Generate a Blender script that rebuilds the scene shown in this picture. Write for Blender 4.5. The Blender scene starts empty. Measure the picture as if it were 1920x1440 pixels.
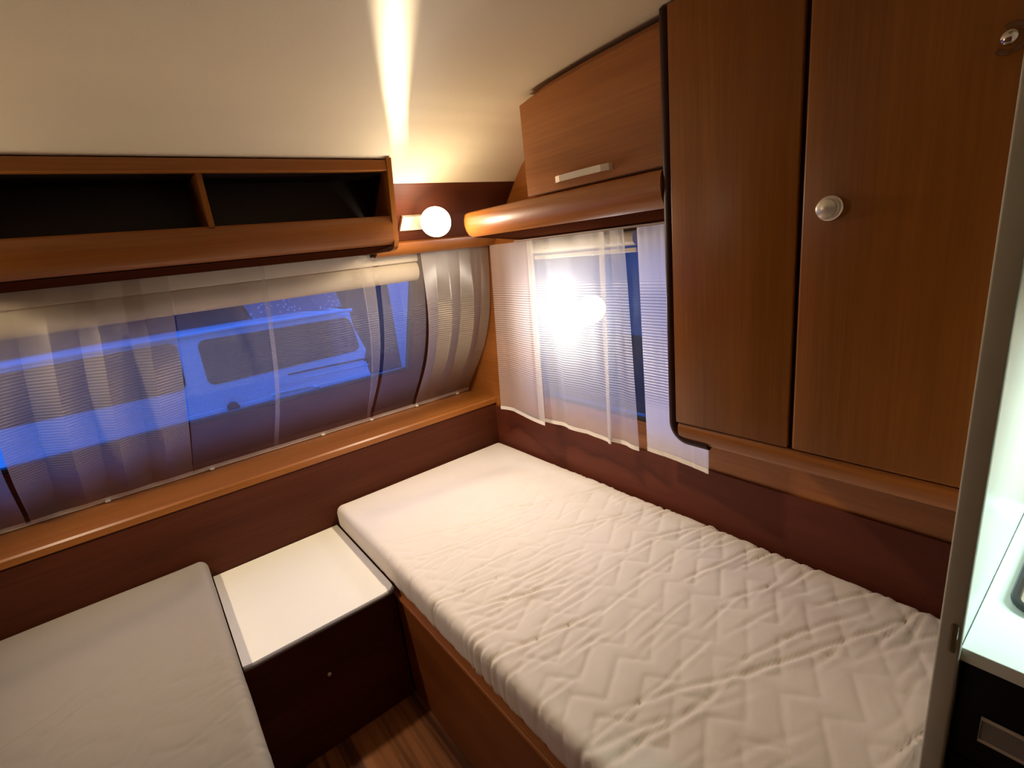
import bpy, bmesh, math, random
from mathutils import Vector, Matrix, noise
random.seed(7)
PI = math.pi
sc = bpy.context.scene
COL = sc.collection

# ------------------------------------------------------------------ camera
cam_d = bpy.data.cameras.new('camera'); cam = bpy.data.objects.new('camera', cam_d); COL.objects.link(cam)
VX = Vector((1264., -404., 927.)).normalized()
VY = Vector((-736., -175., 927.)); VY = (VY - VX * VX.dot(VY)).normalized()
VD = VX.cross(VY)
if VD.y < 0: VD = -VD
R = Matrix((VX, VY, -VD))                      # camera (right, down, forward) -> world
right, down, fwd = R.col[0], R.col[1], R.col[2]
M3 = Matrix((right, -down, -fwd)).transposed()
cam.matrix_world = Matrix.Translation((0, 0, 1.5)) @ M3.to_4x4()
cam_d.sensor_width = 36.0; cam_d.sensor_fit = 'HORIZONTAL'
cam_d.lens = 36.0 * 927.0 / 1920.0
cam_d.clip_start = 0.02
sc.camera = cam

# ------------------------------------------------------------------ world, exposure
sc.view_settings.view_transform = 'Standard'; sc.view_settings.look = 'None'
sc.view_settings.gamma = 1.0; sc.view_settings.use_curve_mapping = False
sc.view_settings.exposure = 0.0
w = bpy.data.worlds.new('dusk'); sc.world = w; w.use_nodes = True
wn = w.node_tree; bg = wn.nodes['Background']
tc = wn.nodes.new('ShaderNodeTexCoord'); sx = wn.nodes.new('ShaderNodeSeparateXYZ')
rp = wn.nodes.new('ShaderNodeValToRGB')
wn.links.new(tc.outputs['Generated'], sx.inputs[0]); wn.links.new(sx.outputs['Z'], rp.inputs[0])
rp.color_ramp.elements[0].position = 0.0; rp.color_ramp.elements[0].color = (0.018, 0.20, 1.0, 1)
rp.color_ramp.elements[1].position = 0.6; rp.color_ramp.elements[1].color = (0.012, 0.14, 0.82, 1)
wn.links.new(rp.outputs[0], bg.inputs[0]); bg.inputs[1].default_value = 2.1

WARM = (1.0, 0.83, 0.62)
def add_light(name, kind, loc, power, color, size=0.03, parent=None, **kw):
    d = bpy.data.lights.new(name, kind); d.energy = power; d.color = color
    if kind in ('POINT', 'SPOT'): d.shadow_soft_size = size
    o = bpy.data.objects.new(name, d); COL.objects.link(o); o.location = loc
    for k, v in kw.items(): setattr(d, k, v)
    return o
# added fill light, unseen behind the camera, brightening the sleeping area
cl = add_light('fill_light', 'POINT', (0.25, -0.55, 1.85), 0.35, WARM, 0.07)
# cold tube over the kitchen worktop
kl = add_light('kitchen_tube_light', 'AREA', (1.14, -0.38, 1.35), 9.0, (0.72, 1.0, 0.93), shape='RECTANGLE')
kl.data.size = 0.05; kl.data.size_y = 0.45
kl.rotation_euler = (0, math.radians(8), 0)

# ------------------------------------------------------------------ materials
def mat(name):
    m = bpy.data.materials.new(name); m.use_nodes = True
    nt = m.node_tree; b = nt.nodes['Principled BSDF']
    return m, nt, b
def plain(name, col, rough=0.5, metal=0.0, spec=0.5, bump=0.0, bscale=200.0, var=0.0, vscale=6.0):
    m, nt, b = mat(name)
    b.inputs['Base Color'].default_value = (*col, 1); b.inputs['Roughness'].default_value = rough
    b.inputs['Metallic'].default_value = metal; b.inputs['Specular IOR Level'].default_value = spec
    t = nt.nodes.new('ShaderNodeTexCoord')
    if var:
        n = nt.nodes.new('ShaderNodeTexNoise'); n.inputs['Scale'].default_value = vscale; n.inputs['Detail'].default_value = 4
        nt.links.new(t.outputs['Object'], n.inputs['Vector'])
        mx = nt.nodes.new('ShaderNodeMix'); mx.data_type = 'RGBA'
        mx.inputs[6].default_value = (*[c * (1 - var) for c in col], 1); mx.inputs[7].default_value = (*[min(1, c * (1 + var)) for c in col], 1)
        nt.links.new(n.outputs['Fac'], mx.inputs[0]); nt.links.new(mx.outputs[2], b.inputs['Base Color'])
    if bump:
        n2 = nt.nodes.new('ShaderNodeTexNoise'); n2.inputs['Scale'].default_value = bscale; n2.inputs['Detail'].default_value = 3
        nt.links.new(t.outputs['Object'], n2.inputs['Vector'])
        bp = nt.nodes.new('ShaderNodeBump'); bp.inputs['Strength'].default_value = bump; bp.inputs['Distance'].default_value = 0.002
        nt.links.new(n2.outputs['Fac'], bp.inputs['Height']); nt.links.new(bp.outputs[0], b.inputs['Normal'])
    return m
def wood(name, axis, dark, mid, light, rough=0.36, coat=0.12, fine=55.0, spec=0.4):
    m, nt, b = mat(name)
    t = nt.nodes.new('ShaderNodeTexCoord'); mp = nt.nodes.new('ShaderNodeMapping')
    s = [fine * 0.14, fine * 0.14, fine * 0.14]; s['XYZ'.index(axis)] = 0.55
    mp.inputs['Scale'].default_value = s
    nt.links.new(t.outputs['Object'], mp.inputs['Vector'])
    n = nt.nodes.new('ShaderNodeTexNoise'); n.inputs['Scale'].default_value = 1.0; n.inputs['Detail'].default_value = 5; n.inputs['Roughness'].default_value = 0.55
    n.inputs['Distortion'].default_value = 0.4
    nt.links.new(mp.outputs[0], n.inputs['Vector'])
    mp2 = nt.nodes.new('ShaderNodeMapping'); s2 = [fine * 3.2] * 3; s2['XYZ'.index(axis)] = 5.0
    mp2.inputs['Scale'].default_value = s2; nt.links.new(t.outputs['Object'], mp2.inputs['Vector'])
    n2 = nt.nodes.new('ShaderNodeTexNoise'); n2.inputs['Scale'].default_value = 1.0; n2.inputs['Detail'].default_value = 3
    nt.links.new(mp2.outputs[0], n2.inputs['Vector'])
    mx = nt.nodes.new('ShaderNodeMath'); mx.operation = 'MULTIPLY_ADD'; mx.inputs[1].default_value = 0.3
    nt.links.new(n2.outputs['Fac'], mx.inputs[0])
    ml = nt.nodes.new('ShaderNodeMath'); ml.operation = 'MULTIPLY'; ml.inputs[1].default_value = 0.75
    nt.links.new(n.outputs['Fac'], ml.inputs[0]); nt.links.new(ml.outputs[0], mx.inputs[2])
    r = nt.nodes.new('ShaderNodeValToRGB'); r.color_ramp.elements[0].position = 0.36; r.color_ramp.elements[0].color = (*dark, 1)
    r.color_ramp.elements[1].position = 0.68; r.color_ramp.elements[1].color = (*light, 1)
    e = r.color_ramp.elements.new(0.52); e.color = (*mid, 1)
    nt.links.new(mx.outputs[0], r.inputs[0]); nt.links.new(r.outputs[0], b.inputs['Base Color'])
    b.inputs['Roughness'].default_value = rough; b.inputs['Coat Weight'].default_value = coat; b.inputs['Specular IOR Level'].default_value = spec; b.inputs['Coat Roughness'].default_value = 0.3
    bp = nt.nodes.new('ShaderNodeBump'); bp.inputs['Strength'].default_value = 0.06; bp.inputs['Distance'].default_value = 0.002
    nt.links.new(n2.outputs['Fac'], bp.inputs['Height']); nt.links.new(bp.outputs[0], b.inputs['Normal'])
    return m
CH = dict(dark=(0.23, 0.074, 0.011), mid=(0.30, 0.099, 0.016), light=(0.38, 0.134, 0.025))
WX = wood('cherry_along_x', 'X', **CH); WY = wood('cherry_along_y', 'Y', dark=(0.26, 0.084, 0.013), mid=(0.35, 0.117, 0.019), light=(0.44, 0.158, 0.030)); WZ = wood('cherry_along_z', 'Z', dark=(0.205, 0.066, 0.006), mid=(0.27, 0.089, 0.009), light=(0.34, 0.120, 0.015), coat=0.08, spec=0.32)
DK = dict(dark=(0.060, 0.014, 0.005), mid=(0.078, 0.019, 0.007), light=(0.10, 0.026, 0.010))
DX = wood('dark_panel_along_x', 'X', rough=0.5, coat=0.0, spec=0.15, **DK); DY = wood('dark_panel_along_y', 'Y', rough=0.5, coat=0.0, spec=0.2, dark=(0.092, 0.020, 0.009), mid=(0.115, 0.025, 0.011), light=(0.145, 0.034, 0.015))
WDY = wood('brown_panel_along_y', 'Y', rough=0.45, coat=0.0, spec=0.25, dark=(0.15, 0.042, 0.008), mid=(0.19, 0.054, 0.011), light=(0.24, 0.074, 0.017))
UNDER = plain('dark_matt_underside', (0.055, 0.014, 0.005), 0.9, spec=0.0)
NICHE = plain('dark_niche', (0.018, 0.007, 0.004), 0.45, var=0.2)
GROOVE = plain('dark_groove', (0.02, 0.005, 0.003), 0.5)
EDGE = plain('dark_edge_profile', (0.035, 0.009, 0.004), 0.45, spec=0.25)

def floor_mat():
    m, nt, b = mat('plank_floor')
    t = nt.nodes.new('ShaderNodeTexCoord'); mp = nt.nodes.new('ShaderNodeMapping')
    mp.inputs['Scale'].default_value = (34, 1.2, 1)
    nt.links.new(t.outputs['Object'], mp.inputs['Vector'])
    n = nt.nodes.new('ShaderNodeTexNoise'); n.inputs['Scale'].default_value = 1.0; n.inputs['Detail'].default_value = 6
    nt.links.new(mp.outputs[0], n.inputs['Vector'])
    r = nt.nodes.new('ShaderNodeValToRGB'); r.color_ramp.elements[0].position = 0.38; r.color_ramp.elements[0].color = (0.085, 0.028, 0.011, 1)
    r.color_ramp.elements[1].position = 0.64; r.color_ramp.elements[1].color = (0.40, 0.16, 0.06, 1)
    nt.links.new(n.outputs['Fac'], r.inputs[0]); nt.links.new(r.outputs[0], b.inputs['Base Color'])
    b.inputs['Roughness'].default_value = 0.4
    return m
FLOOR = floor_mat()
CEIL = plain('cream_ceiling', (0.76, 0.645, 0.44), 0.55, spec=0.3, bump=0.25, bscale=420, var=0.03, vscale=3)
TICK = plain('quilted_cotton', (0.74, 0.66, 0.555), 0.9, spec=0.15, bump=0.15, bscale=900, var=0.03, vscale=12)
TICK_DIM = plain('dimmed_cotton', (0.31, 0.267, 0.21), 0.9, spec=0.15, bump=0.15, bscale=900, var=0.03, vscale=12)  # darker cotton: the left bed's dimness is put into the cloth colour
WHITE = plain('white_laminate', (0.90, 0.85, 0.69), 0.32, var=0.02)
LAM_EDGE = plain('grey_edging', (0.22, 0.20, 0.19), 0.45)
GREYB = plain('beige_partition', (0.42, 0.39, 0.31), 0.5, var=0.04, vscale=9)
KITW = plain('pale_kitchen_laminate', (0.80, 0.84, 0.80), 0.3)
BLACKF = plain('black_front', (0.004, 0.003, 0.004), 0.4, spec=0.2)
SATIN = plain('satin_nickel', (0.86, 0.80, 0.70), 0.30, metal=0.6)
CHROME = plain('chrome', (0.8, 0.78, 0.74), 0.12, metal=1.0)
BLACKR = plain('black_rubber', (0.01, 0.012, 0.015), 0.4)
CREAM = plain('cream_blind', (0.72, 0.62, 0.46), 0.6, var=0.05)
RAILM = plain('beige_rail', (0.62, 0.52, 0.40), 0.45)
FRAMEB = plain('black_window_frame', (0.012, 0.012, 0.016), 0.4)
CARB = plain('pale_car_paint', (0.84, 0.87, 0.9), 0.22, spec=0.6)
CARG = plain('dark_car_glass', (0.03, 0.035, 0.05), 0.08, spec=0.8)
CARD = plain('dark_plastic', (0.02, 0.022, 0.03), 0.45)
GROUND = plain('wet_tarmac', (0.014, 0.015, 0.017), 0.8, spec=0.04, var=0.3, vscale=3)
GRAVEL = plain('pale_gravel', (0.50, 0.52, 0.55), 0.9, spec=0.1, var=0.3, vscale=4)
PALE = plain('pale_render', (0.55, 0.57, 0.6), 0.8, var=0.1)
def roof_mat():
    m, nt, b = mat('wet_car_roof')
    t = nt.nodes.new('ShaderNodeTexCoord'); v = nt.nodes.new('ShaderNodeTexVoronoi'); v.inputs['Scale'].default_value = 38
    nt.links.new(t.outputs['Object'], v.inputs['Vector'])
    r = nt.nodes.new('ShaderNodeValToRGB'); r.color_ramp.elements[0].position = 0.12; r.color_ramp.elements[0].color = (0.9, 0.9, 0.9, 1)
    r.color_ramp.elements[1].position = 0.28; r.color_ramp.elements[1].color = (0.22, 0.27, 0.33, 1)
    nt.links.new(v.outputs['Distance'], r.inputs[0]); nt.links.new(r.outputs[0], b.inputs['Base Color'])
    b.inputs['Roughness'].default_value = 0.2
    return m
ROOFW = roof_mat()
def emit(name, col, s):
    m = bpy.data.materials.new(name); m.use_nodes = True; nt = m.node_tree; nt.nodes.clear()
    o = nt.nodes.new('ShaderNodeOutputMaterial'); e = nt.nodes.new('ShaderNodeEmission')
    e.inputs[0].default_value = (*col, 1); e.inputs[1].default_value = s; nt.links.new(e.outputs[0], o.inputs[0])
    return m
BULB = emit('lit_bulb', (1.0, 0.80, 0.52), 14.0)
SHADE = emit('lit_opal_glass', (1.0, 0.80, 0.54), 9.0)
TUBE = emit('lit_cold_tube', (0.75, 1.0, 0.95), 9.0)
OUTB = emit('lit_outside_bulb', (1.0, 0.98, 0.95), 60.0)
def glass(name, tint=(0.93, 0.96, 1.0), refl=0.06, rough=0.03):
    m = bpy.data.materials.new(name); m.use_nodes = True; nt = m.node_tree; nt.nodes.clear()
    o = nt.nodes.new('ShaderNodeOutputMaterial'); tr = nt.nodes.new('ShaderNodeBsdfTransparent'); g = nt.nodes.new('ShaderNodeBsdfGlossy')
    tr.inputs[0].default_value = (*tint, 1); g.inputs['Roughness'].default_value = rough
    mx = nt.nodes.new('ShaderNodeMixShader'); lw = nt.nodes.new('ShaderNodeLayerWeight'); lw.inputs[0].default_value = 0.5
    pw = nt.nodes.new('ShaderNodeMath'); pw.operation = 'POWER'; pw.inputs[1].default_value = 5.0; nt.links.new(lw.outputs['Facing'], pw.inputs[0])
    fr = nt.nodes.new('ShaderNodeMath'); fr.operation = 'MULTIPLY_ADD'; fr.inputs[1].default_value = 0.9; fr.inputs[2].default_value = 0.04
    nt.links.new(pw.outputs[0], fr.inputs[0]); nt.links.new(fr.outputs[0], mx.inputs[0]); nt.links.new(tr.outputs[0], mx.inputs[1]); nt.links.new(g.outputs[0], mx.inputs[2])
    nt.links.new(mx.outputs[0], o.inputs[0])
    return m
GLASS = glass('acrylic_pane')
CLEAR = glass('clear_plastic', (0.75, 0.70, 0.60), rough=0.08)
def sheer(name, base, lo, hi, z0, z1, col, gloss=0.12):
    """see-through voile: plain weave with a band of horizontal ribs"""
    m = bpy.data.materials.new(name); m.use_nodes = True; nt = m.node_tree; nt.nodes.clear()
    N = nt.nodes.new; L = nt.links.new
    o = N('ShaderNodeOutputMaterial'); tr = N('ShaderNodeBsdfTransparent'); d = N('ShaderNodeBsdfDiffuse'); tl = N('ShaderNodeBsdfTranslucent')
    g = N('ShaderNodeBsdfGlossy'); g.inputs['Roughness'].default_value = 0.36; g.inputs[0].default_value = (*col, 1)
    d.inputs[0].default_value = (*col, 1); tl.inputs[0].default_value = (*col, 1)
    t = N('ShaderNodeTexCoord'); geo = N('ShaderNodeNewGeometry'); s = N('ShaderNodeSeparateXYZ'); L(geo.outputs['Position'], s.inputs[0])
    def math_(op, a, b=None, c=None):
        n = N('ShaderNodeMath'); n.operation = op
        for i, v in enumerate((a, b, c)):
            if v is None: continue
            if isinstance(v, (int, float)): n.inputs[i].default_value = v
            else: L(v, n.inputs[i])
        return n.outputs[0]
    z = s.outputs['Z']
    wv = math_('SINE', math_('MULTIPLY', z, 2 * PI / 0.0095))
    wv = math_('MULTIPLY_ADD', wv, 1.3, 0.5)
    cl_ = N('ShaderNodeClamp'); L(wv, cl_.inputs[0]); wv = cl_.outputs[0]
    def ramp(v, a, b):
        n = N('ShaderNodeMapRange'); n.inputs['From Min'].default_value = a; n.inputs['From Max'].default_value = b
        L(v, n.inputs['Value']); return n.outputs[0]
    band = math_('MULTIPLY', ramp(z, z0, z0 + 0.06), ramp(z, z1, z1 - 0.06))
    rib = N('ShaderNodeMix'); L(wv, rib.inputs[0]); rib.inputs[2].default_value = lo; rib.inputs[3].default_value = hi
    op = N('ShaderNodeMix'); L(band, op.inputs[0]); op.inputs[2].default_value = base; L(rib.outputs[0], op.inputs[3])
    nz = N('ShaderNodeTexNoise'); nz.inputs['Scale'].default_value = 600; L(t.outputs['Object'], nz.inputs['Vector'])
    op2 = math_('MULTIPLY_ADD', nz.outputs['Fac'], 0.05, math_('SUBTRACT', op.outputs[0], 0.025))
    bp = N('ShaderNodeBump'); bp.inputs['Strength'].default_value = 0.5; bp.inputs['Distance'].default_value = 0.003
    L(math_('MULTIPLY', wv, band), bp.inputs['Height'])
    for q in (d, g): L(bp.outputs[0], q.inputs['Normal'])
    m1 = N('ShaderNodeMixShader'); m1.inputs[0].default_value = 0.5; L(d.outputs[0], m1.inputs[1]); L(tl.outputs[0], m1.inputs[2])
    m2 = N('ShaderNodeMixShader'); m2.inputs[0].default_value = gloss; L(m1.outputs[0], m2.inputs[1]); L(g.outputs[0], m2.inputs[2])
    m3 = N('ShaderNodeMixShader'); L(op2, m3.inputs[0]); L(tr.outputs[0], m3.inputs[1]); L(m2.outputs[0], m3.inputs[2])
    L(m3.outputs[0], o.inputs[0])
    return m
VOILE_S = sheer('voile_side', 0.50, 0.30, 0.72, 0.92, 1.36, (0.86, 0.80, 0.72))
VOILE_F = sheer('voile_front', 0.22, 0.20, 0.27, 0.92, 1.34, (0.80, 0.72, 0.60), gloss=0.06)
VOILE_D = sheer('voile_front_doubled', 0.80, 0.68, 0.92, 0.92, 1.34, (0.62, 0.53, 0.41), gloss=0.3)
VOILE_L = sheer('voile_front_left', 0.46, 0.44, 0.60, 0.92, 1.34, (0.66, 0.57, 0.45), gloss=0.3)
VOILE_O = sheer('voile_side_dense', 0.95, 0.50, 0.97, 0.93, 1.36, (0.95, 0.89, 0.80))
HEM = plain('voile_hem', (0.80, 0.73, 0.62), 0.8)

# ------------------------------------------------------------------ object helpers
def wloc(o):
    v = Vector((0, 0, 0))
    while o is not None: v += o.location; o = o.parent
    return v
def obj(name, bm, m, parent=None, smooth=False, angle=40, label=None):
    """verts are given in world space; one mesh object, parented"""
    off = wloc(parent) if parent else Vector((0, 0, 0))
    if off.length: bmesh.ops.translate(bm, vec=-off, verts=bm.verts)
    bmesh.ops.recalc_face_normals(bm, faces=bm.faces)
    me = bpy.data.meshes.new(name); bm.to_mesh(me); bm.free()
    if m is not None: me.materials.append(m)
    if smooth:
        for p in me.polygons: p.use_smooth = True
        try: me.set_sharp_from_angle(angle=math.radians(angle))
        except Exception: pass
    o = bpy.data.objects.new(name, me); COL.objects.link(o)
    if parent: o.parent = parent
    if label: o['label'] = label
    return o
def tag(o, label, cat, group=None):
    o['label'] = label; o['category'] = cat
    if group: o['group'] = group
    return o
def thing(name, label, cat, loc, group=None):
    o = bpy.data.objects.new(name, None); COL.objects.link(o); o.location = loc; o.empty_display_size = 0.05
    return tag(o, label, cat, group)
def struct(name, bm, m, parent=None, **kw):
    o = obj(name, bm, m, parent, **kw)
    if parent is None: o['kind'] = 'structure'
    return o
def box(bm, x0, x1, y0, y1, z0, z1, bev=0.0, seg=2):
    r = bmesh.ops.create_cube(bm, size=1.0)
    for v in r['verts']:
        v.co = Vector(((x0 + x1) / 2 + v.co.x * (x1 - x0), (y0 + y1) / 2 + v.co.y * (y1 - y0), (z0 + z1) / 2 + v.co.z * (z1 - z0)))
    if bev:
        es = list({e for v in r['verts'] for e in v.link_edges})
        bmesh.ops.bevel(bm, geom=es, offset=bev, segments=seg, profile=0.5, affect='EDGES', clamp_overlap=True)
    return bm
def bx(*a, **k): return box(bmesh.new(), *a, **k)
def prism(bm, poly, axis, a, b):
    """poly: 2-D outline; axis X -> (y,z), Y -> (x,z), Z -> (x,y)"""
    def P(p, t):
        return {'X': Vector((t, p[0], p[1])), 'Y': Vector((p[0], t, p[1])), 'Z': Vector((p[0], p[1], t))}[axis]
    A = [bm.verts.new(P(p, a)) for p in poly]; B = [bm.verts.new(P(p, b)) for p in poly]
    bm.faces.new(A); bm.faces.new(B[::-1])
    n = len(poly)
    for i in range(n): bm.faces.new((A[i], A[(i + 1) % n], B[(i + 1) % n], B[i]))
    return bm
def cyl(bm, p0, p1, r0, r1=None, seg=24, caps=True):
    r1 = r0 if r1 is None else r1
    p0, p1 = Vector(p0), Vector(p1); ax = (p1 - p0).normalized()
    u = ax.orthogonal().normalized(); v = ax.cross(u)
    A, B = [], []
    for i in range(seg):
        a = 2 * PI * i / seg; d = u * math.cos(a) + v * math.sin(a)
        A.append(bm.verts.new(p0 + d * r0)); B.append(bm.verts.new(p1 + d * r1))
    for i in range(seg): bm.faces.new((A[i], A[(i + 1) % seg], B[(i + 1) % seg], B[i]))
    if caps: bm.faces.new(A[::-1]); bm.faces.new(B)
    return bm
def lathe(bm, org, ax, prof, seg=32):
    """prof: list of (distance along axis, radius)"""
    org = Vector(org); ax = Vector(ax).normalized(); u = ax.orthogonal().normalized(); v = ax.cross(u)
    rings = []
    for t, r in prof:
        if r < 1e-6: rings.append([bm.verts.new(org + ax * t)])
        else: rings.append([bm.verts.new(org + ax * t + (u * math.cos(2 * PI * i / seg) + v * math.sin(2 * PI * i / seg)) * r) for i in range(seg)])
    for A, B in zip(rings, rings[1:]):
        for i in range(seg):
            j = (i + 1) % seg
            q = [A[i % len(A)], A[j % len(A)], B[j % len(B)], B[i % len(B)]]
            q = [x for k, x in enumerate(q) if x not in q[:k]]
            if len(q) > 2: bm.faces.new(q)
    return bm
def tube(bm, pts, r, seg=12, closed=False):
    pts = [Vector(p) for p in pts]; n = len(pts); rings = []
    prev = None
    for i, p in enumerate(pts):
        a = pts[(i - 1) % n] if (closed or i > 0) else p; b = pts[(i + 1) % n] if (closed or i < n - 1) else p
        t = (b - a).normalized()
        u = t.orthogonal().normalized() if prev is None else (prev - t * prev.dot(t)).normalized()
        prev = u; v = t.cross(u)
        rings.append([bm.verts.new(p + (u * math.cos(2 * PI * k / seg) + v * math.sin(2 * PI * k / seg)) * r) for k in range(seg)])
    m = n if closed else n - 1
    for i in range(m):
        A, B = rings[i], rings[(i + 1) % n]
        for k in range(seg): bm.faces.new((A[k], A[(k + 1) % seg], B[(k + 1) % seg], B[k]))
    if not closed: bm.faces.new(rings[0][::-1]); bm.faces.new(rings[-1])
    return bm
def grid(bm, fn, nu, nv):
    V = [[bm.verts.new(fn(i / nu, j / nv)) for j in range(nv + 1)] for i in range(nu + 1)]
    for i in range(nu):
        for j in range(nv): bm.faces.new((V[i][j], V[i + 1][j], V[i + 1][j + 1], V[i][j + 1]))
    return bm
def interp(x, xs, ys):
    if x <= xs[0]: return ys[0]
    for a, b, c, d in zip(xs, xs[1:], ys, ys[1:]):
        if x <= b: return c + (d - c) * (x - a) / (b - a)
    return ys[-1]
def sstep(a, b, x):
    t = max(0.0, min(1.0, (x - a) / (b - a))); return t * t * (3 - 2 * t)

# ------------------------------------------------------------------ setting
XL, XR, YB = -0.88, 1.345, -2.4
struct('floor', bx(XL - .05, XR + .05, YB, 2.05, -0.04, 0.0), FLOOR)
cy = [-2.4, -1.2, 0, .5, .76, 1.0, 1.21, 1.35, 1.42, 1.47, 1.52, 1.56, 1.595, 1.62, 1.647]
cz = [1.965, 1.966, 1.965, 1.962, 1.955, 1.948, 1.934, 1.912, 1.893, 1.871, 1.846, 1.822, 1.796, 1.774, 1.746]
bm = bmesh.new()
# smooth curve through the profile
def ceil_z(y): return interp(y, cy, cz)
pts = []
for i in range(len(cy) - 1):
    for k in range(4):
        y = cy[i] + (cy[i + 1] - cy[i]) * k / 4; pts.append((y, ceil_z(y)))
pts.append((cy[-1], cz[-1]))
for _ in range(6): pts = [pts[0]] + [(b[0], (a[1] + 2 * b[1] + c[1]) / 4) for a, b, c in zip(pts, pts[1:], pts[2:])] + [pts[-1]]
poly = pts + [(1.70, 1.80), (1.62, 1.90), (1.4, 2.0), (YB, 2.04)]
prism(bm, poly, 'X', XL - .05, -.331); prism(bm, poly, 'X', .783, XR + .05)
prism(bm, [p for p in pts if p[0] < 1.585] + [(1.585, 1.832), (1.90, 1.832), (1.90, 1.90), (1.55, 1.96), (1.4, 2.0), (YB, 2.04)], 'X', -.331, .783)
box(bm, XL - .05, XR + .05, 1.50, 1.92, 1.875, 1.98)
struct('ceiling', bm, CEIL, smooth=True, angle=30)
struct('wall_back', bx(XL, XR, YB - .04, YB, 0, 1.98), WX)

def wall_with_hole(y0, y1, z0, z1, hy0, hy1, hz0, hz1, xa, xb):
    bm = bmesh.new()
    box(bm, xa, xb, y0, hy0, z0, z1); box(bm, xa, xb, hy1, y1, z0, z1)
    box(bm, xa, xb, hy0, hy1, z0, hz0); box(bm, xa, xb, hy0, hy1, hz1, z1)
    bmesh.ops.remove_doubles(bm, verts=bm.verts, dist=1e-5)
    return bm
SWY0, SWY1, SWZ0, SWZ1 = 0.62, 1.60, 0.845, 1.50
struct('wall_right', wall_with_hole(YB, 2.32, 0, 1.96, SWY0, SWY1, SWZ0, SWZ1, XR, XR + .03), WY)
struct('trim_3', bx(XR - .009, XR - .0005, -2.3, 2.25, 0.002, .738, bev=.002), DY)
struct('wall_left', bx(XL - .03, XL, YB, 2.32, 0, 1.96), DY)
# front wall: slanted outer skin with the window hole; y grows towards the sill
FY = lambda z: 1.945 + 0.45 * (1.52 - z)
FWX0, FWX1, FWZ0, FWZ1 = -0.55, 1.02, 0.975, 1.49
bm = bmesh.new()
def slab(x0, x1, z0, z1, off=0.0, th=.03):
    A = [Vector((x, FY(z) + o, z)) for o in (off, off + th) for x, z in ((x0, z0), (x1, z0), (x1, z1), (x0, z1))]
    V = [bm.verts.new(p) for p in A]
    for f in ((0, 1, 2, 3), (4, 7, 6, 5), (0, 4, 5, 1), (1, 5, 6, 2), (2, 6, 7, 3), (3, 7, 4, 0)): bm.faces.new([V[i] for i in f])
box(bm, XL, XR, 2.27, 2.30, 0, .80)
slab(XL, FWX0, 0.74, 1.88); slab(FWX1, XR, 0.74, 1.88); slab(FWX0, FWX1, 0.74, FWZ0); slab(FWX0, FWX1, FWZ1, 1.88)
struct('wall_front', bm, DX)
def rect_frame(P, x0, x1, z0, z1, t, d):
    """P(x, z, depth) -> point"""
    bm = bmesh.new()
    for a, b, c, e in ((x0, x1, z0, z0 + t), (x0, x1, z1 - t, z1), (x0, x0 + t, z0 + t, z1 - t), (x1 - t, x1, z0 + t, z1 - t)):
        V = [bm.verts.new(P(x, z, q)) for q in (0, d) for x, z in ((a, c), (b, c), (b, e), (a, e))]
        for f in ((0, 1, 2, 3), (4, 7, 6, 5), (0, 4, 5, 1), (1, 5, 6, 2), (2, 6, 7, 3), (3, 7, 4, 0)): bm.faces.new([V[i] for i in f])
    return bm
PF = lambda x, z, q: Vector((x, FY(z) + .004 + q, z))
w1 = bpy.data.objects.new('window_1', None); COL.objects.link(w1); w1.location = (0.235, FY(FWZ0), FWZ0); w1['kind'] = 'structure'
obj('window_frame', rect_frame(PF, FWX0 + .001, FWX1 - .001, FWZ0 + .001, FWZ1 - .001, .016, .03), FRAMEB, w1)
bm = bmesh.new(); V = [bm.verts.new(PF(x, z, q)) for q in (.012, .017) for x, z in ((FWX0 + .015, FWZ0 + .015), (FWX1 - .015, FWZ0 + .015), (FWX1 - .015, FWZ1 - .015), (FWX0 + .015, FWZ1 - .015))]
for f in ((0, 1, 2, 3), (4, 7, 6, 5), (0, 4, 5, 1), (1, 5, 6, 2), (2, 6, 7, 3), (3, 7, 4, 0)): bm.faces.new([V[i] for i in f])
obj('window_pane', bm, GLASS, w1)
w2 = bpy.data.objects.new('window_2', None); COL.objects.link(w2); w2.location = (XR, 1.1, SWZ0); w2['kind'] = 'structure'
PS = lambda y, z, q: Vector((XR + .004 + q, y, z))
obj('window_frame', rect_frame(PS, SWY0 + .001, SWY1 - .001, SWZ0 + .001, SWZ1 - .001, .018, .025), FRAMEB, w2)
obj('window_pane', bx(XR + .014, XR + .019, SWY0 + .017, SWY1 - .017, SWZ0 + .017, SWZ1 - .017), GLASS, w2)

# slanted dark corner panels under the ceiling edge (the lamps hang on them)
PY = lambda z: 1.647 + (1.85 - 1.647) * (1.746 - z) / (1.746 - 1.52)
SHX0, SHX1 = -0.313, 0.783
for i, (a, b) in enumerate(((SHX1, XR), (XL, SHX0))):
    bm = bmesh.new(); prism(bm, [(1.647, 1.746), (PY(1.515), 1.515), (PY(1.515) + .03, 1.515), (1.68, 1.80)], 'X', a, b)
    struct('trim_%d' % (i + 1), bm, DX)

bm = bmesh.new(); prism(bm, [(PY(1.562) - .001, 1.562), (PY(1.555) - .016, 1.556), (PY(1.54) - .024, 1.540), (PY(1.52) - .022, 1.520), (PY(1.512) - .012, 1.511), (PY(1.512) - .001, 1.511)], 'X', .790, XR - .002)
struct('trim_4', bm, WX, smooth=True, angle=50)
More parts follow.
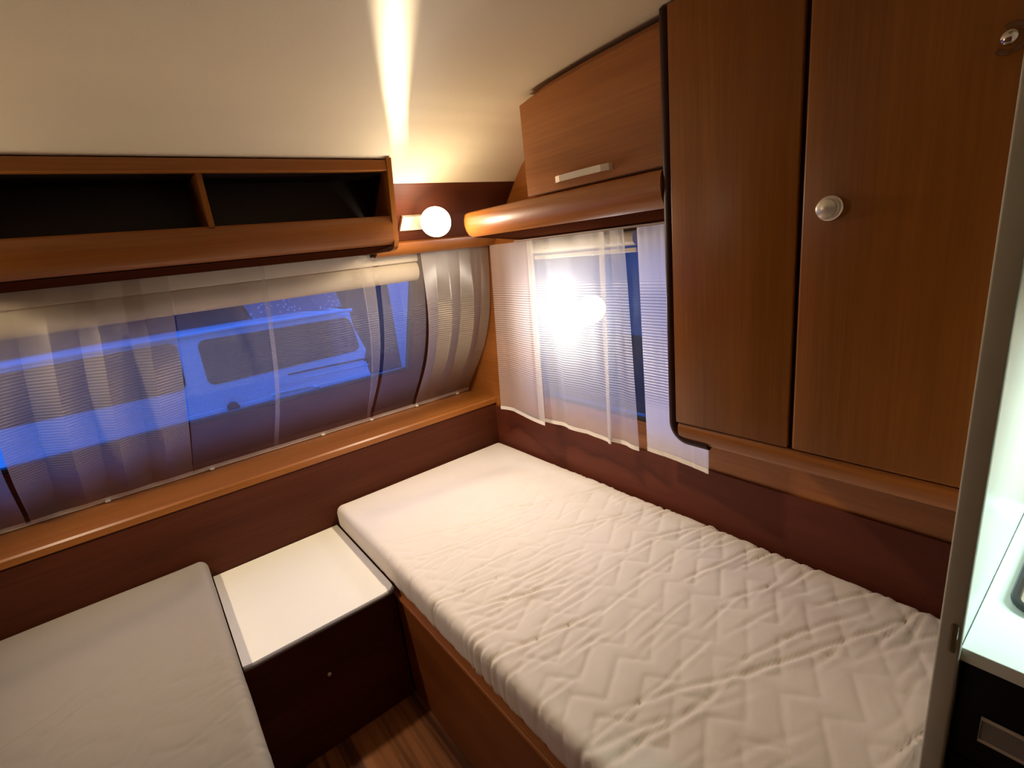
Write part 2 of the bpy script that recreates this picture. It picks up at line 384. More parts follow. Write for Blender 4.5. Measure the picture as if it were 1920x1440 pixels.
# ------------------------------------------------------------------ front ledge, lower panel
t = thing('window_ledge', 'long wooden ledge with dark front panel below the front window', 'ledge', (0.235, 1.97, 0.44))
bm = bmesh.new(); prism(bm, [(1.968, .752), (2.268, .752), (2.262, .778), (1.974, .780), (1.968, .774)], 'X', XL + .002, XR - .002); obj('ledge_top', bm, WX, t, label='lighter wooden top board')
obj('front_panel', bx(XL + .002, XR - .010, 1.972, 1.99, 0.0, .752), DX, t)

# ------------------------------------------------------------------ overhead shelf at the front
t = thing('wall_shelf', 'long open wooden shelf with dark niches above the front window', 'shelf', (0.235, 1.6, 1.52))
def fy(z): return interp(z, [1.53, 1.805], [1.615, 1.572])
obj('top_board', bx(SHX0, SHX1 - .018, 1.572, 1.606, 1.774, 1.806, bev=.002), WX, t)
bm = bmesh.new()   # bulging bottom rail
bull = [(1.63, 1.640), (1.609, 1.640), (1.603, 1.634), (1.598, 1.615), (1.596, 1.595), (1.600, 1.575), (1.607, 1.560), (1.620, 1.550), (1.636, 1.547), (1.66, 1.56), (1.66, 1.562)]
prism(bm, bull[:10] + bull[10:], 'X', SHX0, SHX1 - .018); obj('bottom_rail', bm, WX, t, smooth=True, angle=35, label='bulging lighter wooden rail')
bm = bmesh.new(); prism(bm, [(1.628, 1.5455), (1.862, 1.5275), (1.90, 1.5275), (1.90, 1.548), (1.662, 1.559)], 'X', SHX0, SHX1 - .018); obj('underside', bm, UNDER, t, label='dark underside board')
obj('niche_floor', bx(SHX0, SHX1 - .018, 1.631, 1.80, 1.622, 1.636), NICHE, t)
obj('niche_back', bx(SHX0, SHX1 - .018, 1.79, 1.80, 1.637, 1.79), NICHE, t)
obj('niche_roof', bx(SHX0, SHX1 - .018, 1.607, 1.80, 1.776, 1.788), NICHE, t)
obj('divider', bx(.232, .246, 1.600, 1.789, 1.637, 1.775), WZ, t)
for a, b in ((SHX1 - .018, SHX1), (SHX0 - .018, SHX0)):
    bm = bmesh.new(); prism(bm, [(1.566, 1.812), (1.600, 1.60), (1.606, 1.56), (1.616, 1.541), (1.632, 1.532), (1.66, 1.527), (PY(1.527) - .004, 1.527), (1.645, 1.745), (1.62, 1.772)], 'X', a + .0005, b - .0005)
    obj('end_panel', bm, WZ, t)

# ------------------------------------------------------------------ right rail (pelmet), cabinet, wardrobe
t = thing('window_pelmet', 'bulging glossy wooden rail running above the side window to the corner', 'pelmet', (1.2, 1.2, 1.52))
prof = [(.016, 1.634), (.006, 1.628), (.001, 1.612), (.0, 1.592), (.004, 1.572), (.012, 1.556), (.028, 1.546)]   # (setback from front face, z)
PX, PY0, PY1 = 1.050, .752, 1.672
path = [(PX, PY0)] + [(PX, PY0 + (PY1 - .10 - PY0) * k / 6) for k in range(1, 7)]
for k in range(1, 11):
    a = PI / 2 * k / 10; path.append((PX + .10 - .10 * math.cos(a), PY1 - .10 + .10 * math.sin(a)))
path.append((XR - .004, PY1))
bm = bmesh.new(); rows = []
for i, (x, y) in enumerate(path):
    a = path[max(0, i - 1)]; b = path[min(len(path) - 1, i + 1)]
    tx, ty = b[0] - a[0], b[1] - a[1]; l = math.hypot(tx, ty); nx, ny = ty / l, -tx / l   # towards the inside
    rows.append([bm.verts.new((x + nx * s, y + ny * s, z)) for s, z in prof])
for A, B in zip(rows, rows[1:]):
    for j in range(len(prof) - 1): bm.faces.new((A[j], B[j], B[j + 1], A[j + 1]))
topv = [bm.verts.new((XR - .004, r[0].co.y, 1.634)) for r in rows[:7]]
bm.faces.new([r[0] for r in rows] + topv[::-1][:1] + topv[:1])
bm.faces.new([rows[0][j] for j in range(len(prof))] + [bm.verts.new((XR - .004, PY0, 1.546)), topv[0]])
obj('rail_face', bm, WY, t, smooth=True, angle=50)
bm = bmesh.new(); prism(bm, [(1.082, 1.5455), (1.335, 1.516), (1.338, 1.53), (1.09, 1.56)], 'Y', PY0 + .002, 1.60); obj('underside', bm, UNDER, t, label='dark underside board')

t = thing('overhead_cabinet', 'wooden overhead cabinet with lift-up door between wardrobe and front corner', 'cabinet', (1.2, 1.0, 1.637))
CX = 1.072
def cz_(y): return ceil_z(y) - .006
ys = [.752 + (1.262 - .752) * k / 10 for k in range(11)]
bm = bmesh.new(); prism(bm, [(ys[0], 1.640), (ys[-1], 1.640)] + [(y, cz_(y) - (.004 if y < 1.2 else .012)) for y in ys[::-1]], 'X', CX + .021, XR - .003); obj('carcass', bm, WY, t)
bm = bmesh.new(); prism(bm, [(.753, 1.641), (1.256, 1.641)] + [(y, cz_(y) - .022) for y in [.753 + (1.256 - .753) * k / 10 for k in range(11)][::-1]], 'X', CX, CX + .018)
bmesh.ops.bevel(bm, geom=list(bm.edges), offset=.002, segments=2, affect='EDGES', clamp_overlap=True)
door = obj('door', bm, WY, t)
bm = bmesh.new()   # flat arched handle
H = [(1.118, .0), (1.114, .011), (1.090, .019), (1.01, .022), (.935, .019), (.913, .011), (.909, .0)]
for (y, s), (y2, s2) in zip(H, H[1:]):
    V = []
    for q in (0, .004):
        for yy, ss in ((y, s), (y2, s2)):
            for zz in (-.0085, .0085):
                V.append(bm.verts.new((CX - ss + q if ss > .001 else CX + q * .2, yy, 1.668 + zz)))
    bmesh.ops.convex_hull(bm, input=V)
obj('handle', bm, SATIN, door, label='brushed metal bar handle')

WXF = 1.050
t = thing('wardrobe', 'tall hanging wooden wardrobe with round knob beside the white partition', 'wardrobe', (1.2, .45, .95))
YA, YC, YE = .748, .441, .130           # left end, divider, partition end
ZB = .953
topz = 1.952
# carcass with the rounded lower left corner and the bullnose bottom
def rounded(y0, y1, z0, z1, r, n=8):
    p = [(y0, z1), (y0, z0)]
    for k in range(n + 1):
        a = -PI / 2 + PI / 2 * k / n; p.append((y1 - r + r * math.cos(a), z0 + r + r * math.sin(a)))
    p.append((y1, z1)); return p
bm = bmesh.new(); prism(bm, rounded(YE, YA, ZB, topz, .055), 'X', WXF + .03, XR - .06); obj('carcass', bm, WZ, t)
# dark rounded edge profile
def strip_path(off):
    r = .055 - off
    p = [(YA - off, topz)]
    for k in range(13):
        a = 0 - PI / 2 * k / 12; p.append((YA - .055 + r * math.cos(a), ZB + .055 + r * math.sin(a)))
    p.append((YA - .11, ZB + off)); return p
bm = bmesh.new(); tube(bm, [Vector((WXF + .016, y, z)) for y, z in strip_path(.010)], .0135, seg=12); obj('edge_profile', bm, EDGE, t, smooth=True, label='dark rounded edge strip')
# bottom bullnose
bm = bmesh.new()
bp_ = [(WXF + .004, 1.009), (WXF - .001, 1.0), (WXF, .985), (WXF + .005, .970), (WXF + .014, .960), (WXF + .028, .955), (WXF + .05, .956), (WXF + .05, 1.009)]
prism(bm, bp_, 'Y', YE, YA - .030); obj('bottom_rail', bm, WY, t, smooth=True, angle=40)
obj('groove_backing', bx(WXF + .016, WXF + .03, YE, YA - .02, 1.006, topz), GROOVE, t)
obj('side_door', bx(WXF, WXF + .017, YC + .006, YA - .024, 1.012, topz, bev=.003), WZ, t, smooth=True)
d = obj('door', bx(WXF - .002, WXF + .017, YE, YC - .004, 1.012, topz, bev=.006, seg=3), WZ, t, smooth=True)
bm = bmesh.new(); lathe(bm, (WXF - .002, .388, 1.502), (-1, 0, 0), [(0, .0), (0, .0215), (.004, .022), (.006, .020), (.006, .016), (.012, .0135), (.016, .0175), (.021, .0165), (.025, .009), (.026, 0)])
obj('knob', bm, SATIN, d, smooth=True, label='round satin metal knob')
# clear hook on the right door
t = thing('clear_hook', 'small clear curled hook high on the wardrobe at the top right', 'hook', (WXF - .003, .165, 1.70))
bm = bmesh.new(); lathe(bm, (WXF - .003, .176, 1.700), (-1, 0, 0), [(0, 0), (0, .009), (.004, .009), (.006, .006), (.0065, 0)], 20); obj('base_plate', bm, CHROME, t, smooth=True)
bm = bmesh.new(); tube(bm, [(WXF - .013 - .004 * math.sin(q * .03), .172 + (.012 + .004 * q / 200) * math.cos(math.radians(q)), 1.698 + (.013 + .004 * q / 200) * math.sin(math.radians(q))) for q in range(60, 330, 15)], .0042, 12); obj('curl', bm, CLEAR, t, smooth=True)

# ------------------------------------------------------------------ wall lamps
def lamp(hx, s, label, power, aim, beam, cone):
    """s = +1: base plate reaches towards the shelf on the left (right-hand lamp)"""
    H = Vector((hx, 1.640, 1.614))
    n = Vector((0, -(1.746 - 1.52), -(1.85 - 1.647))).normalized()
    zb = 1.628; o = Vector((hx, PY(zb), zb))
    t = thing('wall_lamp', label, 'lamp', o, 'corner wall lamps')
    u = Vector((1, 0, 0)); v = n.cross(u)
    if v.z < 0: v = -v
    def P(a, b, c): return o + u * a * s + v * b + n * c
    bm = bmesh.new(); V = [bm.verts.new(P(a, b, c)) for c in (0.001, .012) for a, b in ((-.085, -.030), (.035, -.030), (.035, .030), (-.085, .030))]
    for f in ((0, 1, 2, 3), (4, 7, 6, 5), (0, 4, 5, 1), (1, 5, 6, 2), (2, 6, 7, 3), (3, 7, 4, 0)): bm.faces.new([V[i] for i in f])
    obj('base_plate', bm, CREAM, t)
    bm = bmesh.new(); tube(bm, [P(.005, 0, .012), P(.005, .012, .05), H + Vector((0, .03, .012))], .008, 12); obj('arm', bm, SATIN, t, smooth=True)
    d = Vector((-.50 * s, -.74, -.46)).normalized()
    bm = bmesh.new(); lathe(bm, H - d * .036, d, [(-.006, 0), (-.006, .016), (.002, .031), (.014, .045), (.032, .054), (.048, .054), (.064, .045), (.076, .026), (.080, 0)], 32); obj('lamp_shade', bm, SHADE, t, smooth=True, label='glowing opal glass shade')
    q = H + d * .082
    L = add_light('lamp_light', 'POINT', q - wloc(t), power, WARM, .03); L.parent = t
    L = add_light('lamp_spot', 'SPOT', q - wloc(t), beam, WARM, .03, spot_size=math.radians(cone), spot_blend=1.0); L.parent = t
    L.rotation_euler = (Vector(aim) - q).to_track_quat('-Z', 'Y').to_euler()
    return t
lr = lamp(.955, 1, 'lit wall lamp in the corner between shelf and cabinet rail', 4.8, (.72, 1.25, .62), 36.0, 168)
ll = lamp(-.485, -1, 'lit wall lamp in the far left corner past the shelf end', 3.0, (.22, 1.72, .45), 24.0, 105)
# upward slit of the right lamp's switch box: narrow beam on the ceiling
for (cx, s, t) in ((.955, 1, lr), (-.485, -1, ll)):
    a = Vector((cx - s * .095, 1.655, 1.692)); b = Vector((a.x - s * .381, .835, 1.97))
    S = add_light('beam_light', 'SPOT', a, 90.0, (1.0, .80, .52), .030, spot_size=math.radians(66), spot_blend=.45)
    z = (a - b).normalized(); y = Vector((0, 0, 1)); y = (y - z * z.dot(y)).normalized(); x = y.cross(z)
    S.rotation_euler = Matrix((x, y, z)).transposed().to_euler(); S.scale = (.052, 1, 1)
    S.location = a - wloc(t); S.parent = t

# ------------------------------------------------------------------ roller blinds
t = thing('roller_blind', 'rolled-up cream blind behind the sheers along the front window top', 'blind', (0.235, 1.93, 1.48))
bm = bmesh.new(); cyl(bm, (FWX0 + .02, 1.952, 1.446), (1.0, 1.952, 1.446), .042, seg=32); obj('roll', bm, CREAM, t, smooth=True)
obj('cassette', bx(FWX0 + .02, 1.0, 1.904, 1.932, 1.482, 1.540, bev=.006), CREAM, t, smooth=True)
t = thing('roller_blind', 'short cream blind rolled up at the top of the side window', 'blind', (1.32, 1.3, 1.47))
bm = bmesh.new(); cyl(bm, (1.319, 1.035, 1.482), (1.319, 1.535, 1.482), .0235, seg=28); obj('roll', bm, CREAM, t, smooth=True)
for yy in (1.08, 1.16): 
    bm = bmesh.new(); cyl(bm, (1.319, yy, 1.482), (1.319, yy + .006, 1.482), .0255, seg=28); obj('clip', bm, CREAM, t, smooth=True)
obj('bottom_bar', bx(1.312, 1.326, 1.035, 1.535, 1.438, 1.452, bev=.003), CREAM, t)

# ------------------------------------------------------------------ sheer curtains
def side_curtain(name, label, path, hem, ztop, x0=1.278, mt=None, rip=1.0):
    """path: list of (y_top, y_bottom, dx) points across; folded back where y reverses"""
    t = thing(name, label, 'curtain', (x0, path[0][0], .75), 'side window sheers')
    n = len(path) - 1; SUB = 14; NV = 50
    def at(u):
        q = min(u * n, n - 1e-6); i = int(q); f = q - i; g = f * f * (3 - 2 * f) * .35 + f * .65
        a, b = path[i], path[i + 1]
        return [a[k] + (b[k] - a[k]) * g for k in range(3)]
    def P(u, v):
        yt, yb, dx = at(u)
        z = hem + (ztop - hem) * v
        k = 1 - v
        y = yb + (yt - yb) * v
        return Vector((x0 + dx * (.4 + .6 * k) + rip * .003 * k * math.sin(u * 31) + rip * .002 * math.sin(u * 57 + v * 2), y, z))
    bm = grid(bmesh.new(), P, n * SUB, NV); c = obj('voile', bm, mt or VOILE_S, t, smooth=True)
    bm = grid(bmesh.new(), lambda u, v: P(u, v * .022) + Vector((-.0012, 0, 0)), n * SUB, 1); obj('hem', bm, HEM, c, smooth=True, label='stitched opaque hem')
    return t
side_curtain('sheer_curtain', 'ribbed sheer curtain covering most of the side window, near corner',
             [(1.775, 1.83, -.006), (1.70, 1.75, .010), (1.62, 1.65, -.008), (1.485, 1.490, -.030), (1.52, 1.535, -.022), (1.51, 1.52, .004),
              (1.44, 1.44, .012), (1.40, 1.385, .004), (1.30, 1.29, .010), (1.20, 1.225, .002), (1.130, 1.147, -.012), (1.16, 1.168, -.004), (1.15, 1.158, .006), (1.08, 1.09, .010), (1.055, 1.030, .000)], .765, 1.512)
side_curtain('sheer_curtain', 'narrow bright sheer curtain with hem showing below the wardrobe edge',
             [(1.005, 1.0, .006), (.92, .91, .002), (.83, .82, -.010), (.760, .755, -.022)], .772, 1.512, mt=VOILE_O, rip=.15)

zc = [.787, .90, .98, 1.065, 1.17, 1.274, 1.40, 1.535]
yc = [2.215, 2.115, 2.045, 1.985, 1.932, 1.900, 1.880, 1.868]
for _ in range(0): pass
def front_y(z): return interp(z, zc, yc)
def front_curtain(name, label, path, m):
    t = thing(name, label, 'curtain', (path[0][1], 2.2, .79), 'front window sheers')
    n = len(path) - 1
    def P(u, v):
        q = min(u * n, n - 1e-6); i = int(q); f = q - i
        g = f * f * (3 - 2 * f) * .6 + f * .4
        a, b = path[i], path[i + 1]
        xt, xb, dy = [a[k] + (b[k] - a[k]) * g for k in range(3)]
        z = .787 + (1.535 - .787) * v
        y = front_y(z - .04) * .25 + front_y(z) * .5 + front_y(z + .04) * .25
        bulge = max(0, math.sin(PI * min(1, v * 1.12))) ** 1.1
        return Vector((xb + (xt - xb) * v, y + dy * (.10 + .90 * bulge), z))
    bm = grid(bmesh.new(), P, n * 10, 60); c = obj('voile', bm, m, t, smooth=True)
    bm = grid(bmesh.new(), lambda u, v: P(u, v * .016) + Vector((0, -.0015, 0)), n * 10, 1); obj('hem', bm, HEM, c, smooth=True, label='stitched opaque hem')
    return t
def folds(x0t, x1t, x0b, x1b, n, amp, rnd):
    r = random.Random(rnd); p = []
    for k in range(n + 1):
        f = k / n; e = (r.random() - .5) * .5 / n if 0 < k < n else 0
        p.append((x0t + (x1t - x0t) * (f + e), x0b + (x1b - x0b) * (f + e), amp * (1 if k % 2 else -1) * (.6 + .8 * r.random())))
    return p
front_curtain('sheer_curtain', 'sheer curtain at the far left end of the front window', folds(-.86, -.33, -.86, -.437, 8, .014, 3), VOILE_D)
front_curtain('sheer_curtain', 'softly folded sheer at the left half of the front window', folds(-.30, .128, -.425, .048, 7, .030, 5), VOILE_L)
P2 = [(.132, .05, -.004), (.22, .15, .008), (.33, .27, -.003), (.40, .365, .006), (.385, .345, -.008), (.50, .47, .006), (.60, .60, -.004), (.70, .70, .006), (.785, .775, -.008), (.73, .76, .006), (.735, .77, .012)]
front_curtain('sheer_curtain', 'thin clear sheer before the middle of the front window, left of the dark gap', P2, VOILE_F)
front_curtain('sheer_curtain', 'thin strip of sheer right of the dark gap in the front window', [(.808, .79, -.004), (.87, .86, .008), (.93, .935, -.006), (1.0, 1.0, .006)], VOILE_F)
front_curtain('sheer_curtain', 'dense pleated sheer at the right end of the front window', [(.995, 1.015, -.010), (1.06, 1.07, .016), (1.12, 1.12, -.016), (1.18, 1.18, .014), (1.235, 1.24, -.018), (1.29, 1.29, .012), (1.335, 1.335, .0)], VOILE_D)
# bottom curtain rail with gliders
t = thing('curtain_rail', 'thin beige curtain rail along the back of the front ledge', 'curtain rail', (.235, 2.2, .782))
obj('track', bx(XL + .01, XR - .006, 2.205, 2.217, .7805, .789, bev=.001), RAILM, t)
for x in (-.55, -.22, .11, .55, .78, 1.02, 1.26): obj('glider', bx(x - .008, x + .008, 2.193, 2.2045, .7805, .788, bev=.002), WHITE, t)
t = thing('curtain_rail', 'thin beige curtain rail under the wooden rail above the side window', 'curtain rail', (1.28, 1.2, 1.522))
obj('track', bx(1.272, 1.284, .77, 1.60, 1.5135, 1.5185), RAILM, t)

# ------------------------------------------------------------------ beds
def mattress(name, label, x0, x1, y0, y1, z0, z1, seed, mirror=False, h=.0058, amp=1.0, ticking=None):
    r = .030; bm = bmesh.new()
    nx, ny, nz = int((x1 - x0) / h), int((y1 - y0) / h), 12
    idx = {}; mx_, my_, hx_, hy_, rc = (x0 + x1) / 2, (y0 + y1) / 2, (x1 - x0) / 2, (y1 - y0) / 2, .05
    def vert(i, j, k):
        key = (i, j, k)
        if key in idx: return idx[key]
        p = Vector((x0 + (x1 - x0) * i / nx, y0 + (y1 - y0) * j / ny, z0 + (z1 - z0) * k / nz))
        ex = max(0, abs(p.x - mx_) - (hx_ - rc)) / rc; ey = max(0, abs(p.y - my_) - (hy_ - rc)) / rc
        if ex > 0 and ey > 0:        # rounded corners in plan
            p.x -= math.copysign(rc * (ex - ex * math.sqrt(1 - ey * ey / 2)), p.x - mx_); p.y -= math.copysign(rc * (ey - ey * math.sqrt(1 - ex * ex / 2)), p.y - my_)
        c = Vector((min(max(p.x, x0 + r), x1 - r), min(max(p.y, y0 + r), y1 - r), min(max(p.z, z0 + r), z1 - r)))
        d = p - c; nrm = d.normalized() if d.length > 1e-9 else Vector((0, 0, 1))
        q = c + nrm * r
        X = (x1 - p.x) if mirror else (p.x - x0); Y = p.y
        sm = 1 - sstep(1.36, 1.60, Y + .10 * noise.noise((X * 5, 3.3, seed)) - .06 * X)   # the far end is smooth
        nn = lambda a, b, c: noise.noise((a, b, seed + c))
        # zigzag quilting: long slanted runs joined by short steps
        per = .150; a = (X + .3 * (p.z - z1) + .05 * Y) / per; f = a % 1.0
        tri = f / .72 if f < .72 else (1 - f) / .28
        row = .074
        sq = ((Y - .060 * tri + .006 * nn(X * 7, Y * 7, 0)) / row) % 1.0
        dl = min(sq, 1 - sq) * row
        keep = max(0, .75 + .6 * nn(X * 4.1, Y * 4.1, 4))
        hgt = -.0026 * math.exp(-(dl / .0055) ** 2) * keep + .0013 * math.sin(PI * sq)
        # drag creases across the bed, sharp and close together
        for (sp, tilt, wd, dp, k, mf) in ((.040, .22, .0050, .0056, 11, 3.0), (.058, .46, .0062, .0066, 17, 2.4), (.027, .06, .0040, .0032, 23, 4.2)):
            cc = (Y + tilt * X + .022 * nn(X * 2.4, Y * 2.4, k) + .008 * nn(X * 11, Y * 11, k + 1)) / sp
            n_ = math.floor(cc); q_ = cc - n_; dd = abs(q_ - .5) * sp
            mk = sstep(.02, .42, noise.noise((X * mf, n_ * 1.73, seed + k + 2)) + .35 * nn(X * 1.7, Y * 1.7, k + 3))
            sgn = 1 if q_ > .5 else -1
            hgt -= dp * mk * (math.exp(-(dd / wd) ** 2) - .45 * math.exp(-((dd - 2.4 * wd) / (1.3 * wd)) ** 2) * (sgn < 0))
        hgt *= sm * amp
        hgt += .0035 * nn(X * 4, Y * 6, 3) * (.3 + .7 * sm) + .0009 * nn(X * 22, Y * 30, 5) * sm
        # soft roll of the cover near the far end
        if nrm.z > .3:
            yy = Y + .16 * (X - .4)
            ef = sstep(0, .10, p.x - x0) * sstep(0, .10, x1 - p.x)
            hgt += ef * (.006 * math.exp(-((yy - 1.63) / .08) ** 2) - .014 * math.exp(-((yy - 1.78) / .08) ** 2))
        q += nrm * hgt
        v = bm.verts.new(q); idx[key] = v; return v
    for i in range(nx):
        for j in range(ny):
            bm.faces.new((vert(i, j, nz), vert(i + 1, j, nz), vert(i + 1, j + 1, nz), vert(i, j + 1, nz)))
            if False: pass
    for j in range(ny):
        for k in range(nz):
            bm.faces.new((vert(0, j, k), vert(0, j, k + 1), vert(0, j + 1, k + 1), vert(0, j + 1, k)))
            bm.faces.new((vert(nx, j, k), vert(nx, j + 1, k), vert(nx, j + 1, k + 1), vert(nx, j, k + 1)))
    for i in range(nx):
        for k in range(nz):
            bm.faces.new((vert(i, 0, k), vert(i + 1, 0, k), vert(i + 1, 0, k + 1), vert(i, 0, k + 1)))
            bm.faces.new((vert(i, ny, k), vert(i, ny, k + 1), vert(i + 1, ny, k + 1), vert(i + 1, ny, k)))
    ring = [vert(i, 0, 0) for i in range(nx)] + [vert(nx, j, 0) for j in range(ny)] + [vert(i, ny, 0) for i in range(nx, 0, -1)] + [vert(0, j, 0) for j in range(ny, 0, -1)]
    bm.faces.new(ring[::-1])
    o = obj(name, bm, ticking or TICK, None, smooth=True, angle=80)
    return tag(o, label, 'mattress')
BZ = .445
mattress('mattress', 'cream quilted wrinkled mattress on the right bed under the side window', .470, 1.330, .135, 1.966, BZ, .552, 1)
mattress('mattress', 'plain cream mattress with dimness put into its colour at the lower left, left of the white table', -.868, .002, -.30, 1.966, BZ, .552, 40, True, amp=.55, ticking=TICK_DIM)
def bed_base(label, x0, x1, y0, y1, xs, side):
    t = thing('bed_base', label, 'bed base', ((x0 + x1) / 2, (y0 + y1) / 2, 0))
    obj('base_top', bx(x0, x1, y0, y1, BZ - .02, BZ - .002), WY, t)
    a, b = (xs, xs + .018) if side < 0 else (xs - .018, xs)
    obj('side_panel', bx(a, b, y0, y1, 0.002, BZ - .021), WDY, t)
    a, b = (xs - .006, xs + .02) if side < 0 else (xs - .02, xs + .006)
    e = bx(a, b, y0, y1, BZ - .034, BZ - .0205, bev=.003); obj('edge_strip', e, WY, t, label='light wooden edge strip')
bed_base('wooden bed base with light edge strip under the right mattress', .480, 1.33, .135, 1.966, .474, -1)
bed_base('wooden bed base under the left mattress', -.868, -.008, -.30, 1.966, -.002, 1)

# ------------------------------------------------------------------ table chest between the beds
t = thing('bedside_chest', 'dark wooden chest with white top between the two mattresses', 'chest', (.235, 1.7, 0))
bm = bmesh.new()
pl = [(.006, 1.968), (.006, 1.408)] + [(.030 + 0, 1.404)] + [(.42, 1.404), (.452, 1.408), (.464, 1.422), (.466, 1.44), (.466, 1.968)]
prism(bm, pl, 'Z', .448, .462); obj('top', bm, WHITE, t, label='white laminate top')
bm = bmesh.new(); tube(bm, [(x, y - .0005, .4545) for x, y in ((.008, 1.4075), (.030, 1.4035), (.42, 1.4035), (.450, 1.4075), (.463, 1.420))], .0078, 10); obj('edging', bm, LAM_EDGE, t, smooth=True, label='grey edging')
obj('front', bx(.006, .466, 1.43, 1.446, .002, .4475), DX, t)
obj('body', bx(.006, .466, 1.448, 1.962, .002, .4475), DX, t)
bm = bmesh.new(); lathe(bm, (.215, 1.43, .27), (0, -1, 0), [(0, 0), (0, .006), (.004, .0065), (.007, .004), (.008, 0)], 16); obj('screw_cap', bm, SATIN, t, smooth=True)

# ------------------------------------------------------------------ partition and kitchen
t = thing('partition', 'narrow beige room partition at the foot of the right bed', 'partition', (1.07, .11, 0))
obj('panel', bx(.812, XR - .011, .0985, .1215, .002, 1.955), KITW, t)
obj('edge_band', bx(.800, .811, .0965, .1225, .002, 1.955, bev=.003, seg=3), GREYB, t, smooth=True, label='beige rounded edge band')
bm = bmesh.new(); box(bm, .7935, .7995, .1005, .1095, .878, .925, bev=.0025); obj('door_bumper', bm, CLEAR, t, label='small clear plastic bumper')
tag(obj('kitchen_worktop', bx(.812, XR - .011, -1.1, .0975, .858, .8805, bev=.0015), KITW), 'white lit kitchen worktop at the right edge of the picture', 'worktop')
t = thing('kitchen_cabinet', 'black kitchen cabinet under the white worktop at lower right', 'cabinet', (1.07, -.5, 0))
obj('body', bx(.845, XR - .011, -1.1, .0965, .002, .857), BLACKF, t)
dr = obj('drawer', bx(.826, .8445, -.60, .094, .68, .852, bev=.002), BLACKF, t)
obj('cupboard_door', bx(.826, .8445, -.60, .094, .02, .676, bev=.002), BLACKF, t)
bm = bmesh.new(); prism(bm, [(.066, .768), (-.10, .768), (-.10, .728), (.066, .728)], 'X', .8235, .8258); hp = obj('handle_plate', bm, LAM_EDGE, dr, label='grey recessed handle plate')
bm = bmesh.new(); tube(bm, [(.8235, y, z) for y, z in ((.066, .768), (-.10, .768), (-.10, .728), (.066, .728))], .0028, 8, closed=True); obj('handle_rim', bm, SATIN, hp, smooth=True)
# hob with black rim at the frame edge
t = thing('gas_hob', 'black rimmed hob set in the worktop at the right edge', 'hob', (1.1, -.1, .881))
def rr(x0, x1, y0, y1, r, n=6):
    p = []
    for cx, cy0, a0 in ((x1 - r, y1 - r, 0), (x0 + r, y1 - r, 90), (x0 + r, y0 + r, 180), (x1 - r, y0 + r, 270)):
        for k in range(n + 1):
            a = math.radians(a0 + 90 * k / n); p.append((cx + r * math.cos(a), cy0 + r * math.sin(a)))
    return p
hx0, hx1, hy0, hy1 = .945, 1.25, -.45, .066
bm = bmesh.new(); prism(bm, rr(hx0, hx1, hy0, hy1, .03), 'Z', .881, .885); obj('steel_plate', bm, SATIN, t)
bm = bmesh.new(); tube(bm, [(x, y, .889) for x, y in rr(hx0, hx1, hy0, hy1, .03)], .006, 8, closed=True); obj('rim', bm, BLACKR, t, smooth=True)
for yy in (-.05, -.30):
    bm = bmesh.new(); lathe(bm, (1.10, yy, .885), (0, 0, 1), [(0, .05), (.008, .048), (.010, .035), (.018, .033), (.019, 0)], 24); obj('burner', bm, BLACKR, t, smooth=True)
# cold tube lamp over the worktop, just outside the frame
t = thing('kitchen_tube_lamp', 'cold white tube lamp over the kitchen worktop', 'lamp', (1.14, -.38, 1.40))
obj('housing', bx(1.10, XR - .004, -.62, -.14, 1.375, 1.41, bev=.004), KITW, t)
bm = bmesh.new(); cyl(bm, (1.14, -.60, 1.366), (1.14, -.16, 1.366), .008, seg=14); obj('tube', bm, TUBE, t, smooth=True)
# made-up round fixture for the added fill light, behind the camera
t = thing('fill_lamp', 'added round cream fixture for the unseen fill light over the aisle', 'lamp', (.25, -.55, 1.965))
bm = bmesh.new(); lathe(bm, (.25, -.55, 1.962), (0, 0, -1), [(0, 0), (0, .10), (.012, .10), (.018, .09)], 32); obj('base', bm, CREAM, t, smooth=True)

# ------------------------------------------------------------------ outside
struct('ground', bx(-60, 60, 2.42, 90, -.5, -.45), GROUND); struct('ground_side', bx(1.5, 60, -60, 2.419, -.5, -.45), GRAVEL)
t = thing('parked_car', 'pale car parked outside, seen through the front window', 'car', (-.6, 3.9, -.45))
CY = 3.40
bm = bmesh.new()   # body side with wheel-arch end, leaning greenhouse
prism(bm, [(-2.6, -.18), (1.20, -.18), (1.30, .40), (1.285, .62), (1.262, .82), (1.23, .90), (1.21, 1.20), (.9, 1.235), (-.2, 1.235), (-1.7, 1.20), (-2.3, .86), (-2.7, .78)], 'Y', CY, CY + 1.5)
bmesh.ops.bevel(bm, geom=[e for e in bm.edges if abs(e.verts[0].co.y - e.verts[1].co.y) < .01], offset=.035, segments=3, affect='EDGES', clamp_overlap=True)
body = obj('body', bm, CARB, t, smooth=True, angle=30)
def side_glass(poly, y=CY - .006):
    bm = bmesh.new(); prism(bm, poly, 'Y', y, y + .012)
    return bm
def roundpoly(p, r, n=5):
    out = []
    for i in range(len(p)):
        a, b, c = Vector(p[i - 1]), Vector(p[i]), Vector(p[(i + 1) % len(p)])
        d1 = (a - b).normalized(); d2 = (c - b).normalized()
        for k in range(n + 1):
            f = k / n; q0 = b + d1 * r * (1 - f); q1 = b + d2 * r * f
            out.append(tuple((q0 * (1 - f) + q1 * f)))
    return out
obj('window', side_glass(roundpoly([(.275, .895), (1.225, .915), (1.19, 1.155), (.275, 1.17)], .05)), CARG, t)
obj('window', side_glass(roundpoly([(-1.75, .92), (.165, .905), (.175, 1.185), (-1.65, 1.16)], .05)), CARG, t)
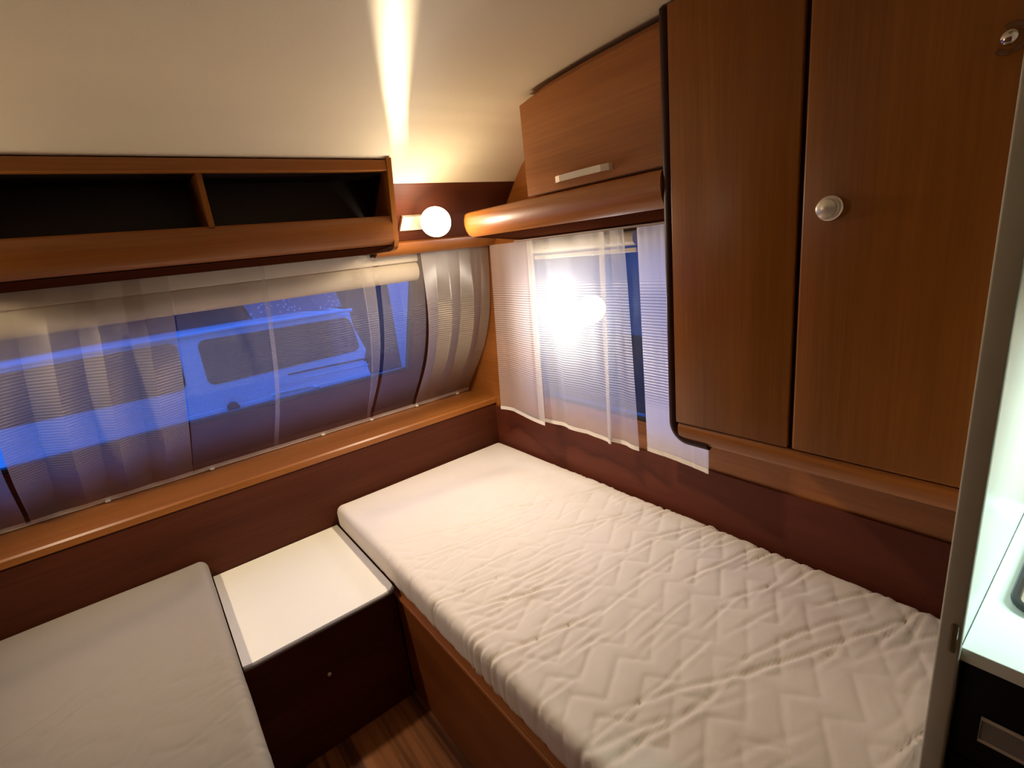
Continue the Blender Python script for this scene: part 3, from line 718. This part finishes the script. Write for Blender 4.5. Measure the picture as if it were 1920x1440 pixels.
bm = bmesh.new(); tube(bm, [(-1.65, CY - .012, 1.195), (-.22, CY - .012, 1.21), (.5, CY - .012, 1.212), (1.215, CY - .012, 1.198)], .012, 10); obj('roof_gutter', bm, CARB, t, smooth=True)
bm = bmesh.new(); prism(bm, [(.62, 1.225), (1.19, 1.225), (1.15, 1.40), (.55, 1.40)], 'Y', CY + .10, CY + 1.3); obj('roof', bm, ROOFW, t)
bm = bmesh.new(); prism(bm, [(-1.75, 1.19), (.60, 1.225), (.53, 1.42), (-1.7, 1.42)], 'Y', CY + .12, CY + 1.3); obj('roof_box', bm, CARG, t, label='dark roof section')
bm = bmesh.new(); box(bm, -1.2, 1.26, CY - .012, CY + .002, .715, .745, bev=.004); obj('side_moulding', bm, CARB, t)
bm = bmesh.new(); tube(bm, [(.60, CY - .004, .752), (.63, CY - .035, .758), (.84, CY - .035, .752), (.885, CY - .03, .735), (.90, CY - .004, .70)], .010, 10); obj('door_handle', bm, CHROME, t, smooth=True)
bm = bmesh.new(); cyl(bm, (.368, CY - .03, .735), (.368, CY + .001, .735), .035, seg=20); obj('fuel_cap', bm, CARD, t, smooth=True)
for i, zz in enumerate((.845, .80)):
    bm = bmesh.new(); tube(bm, [(.72 + .1 * i, CY - .002, zz + .012), (1.26, CY - .002, zz)], .005, 6); obj('body_crease', bm, CARD if i == 0 else CARB, t, smooth=True)
for xx in (.75, -1.6):
    bm = bmesh.new(); lathe(bm, (xx, CY - .03, -.14), (0, 1, 0), [(0, 0), (0, .20), (.01, .29), (.03, .31), (.20, .31), (.20, 0)], 32); obj('wheel', bm, CARD, t, smooth=True)
tag(obj('pale_post', bx(2.02, 2.42, 4.3, 4.55, -.45, 1.6), PALE), 'pale gate post beyond the car, top right of the front window', 'post')
t = thing('outside_lamp', 'bright round lamp outside, glowing white through the side window sheer', 'lamp', (1.44, 1.37, -.45))
bm = bmesh.new(); cyl(bm, (1.445, 1.37, -.45), (1.445, 1.37, 1.172), .012); obj('post', bm, CARD, t, smooth=True)
bm = bmesh.new(); lathe(bm, (1.445, 1.37, 1.17), (0, 0, 1), [(0, .015)] + [(.055 - .054 * math.cos(a), .054 * math.sin(a)) for a in [PI * k / 14 for k in range(2, 14)]] + [(.109, 0)], 28); obj('globe', bm, OUTB, t, smooth=True)
L = add_light('outside_lamp_light', 'POINT', (1.384, 1.365, 1.225), 8.0, (1.0, .92, .86), .02); L.location -= wloc(t); L.parent = t
tag(obj('garden_wall', bx(7.7, 7.9, -3, 16, -.45, 1.75), plain('dark_render', (0.10, 0.13, 0.13), 0.9, var=0.3, vscale=2)), 'dim garden wall far beyond the side window', 'wall')
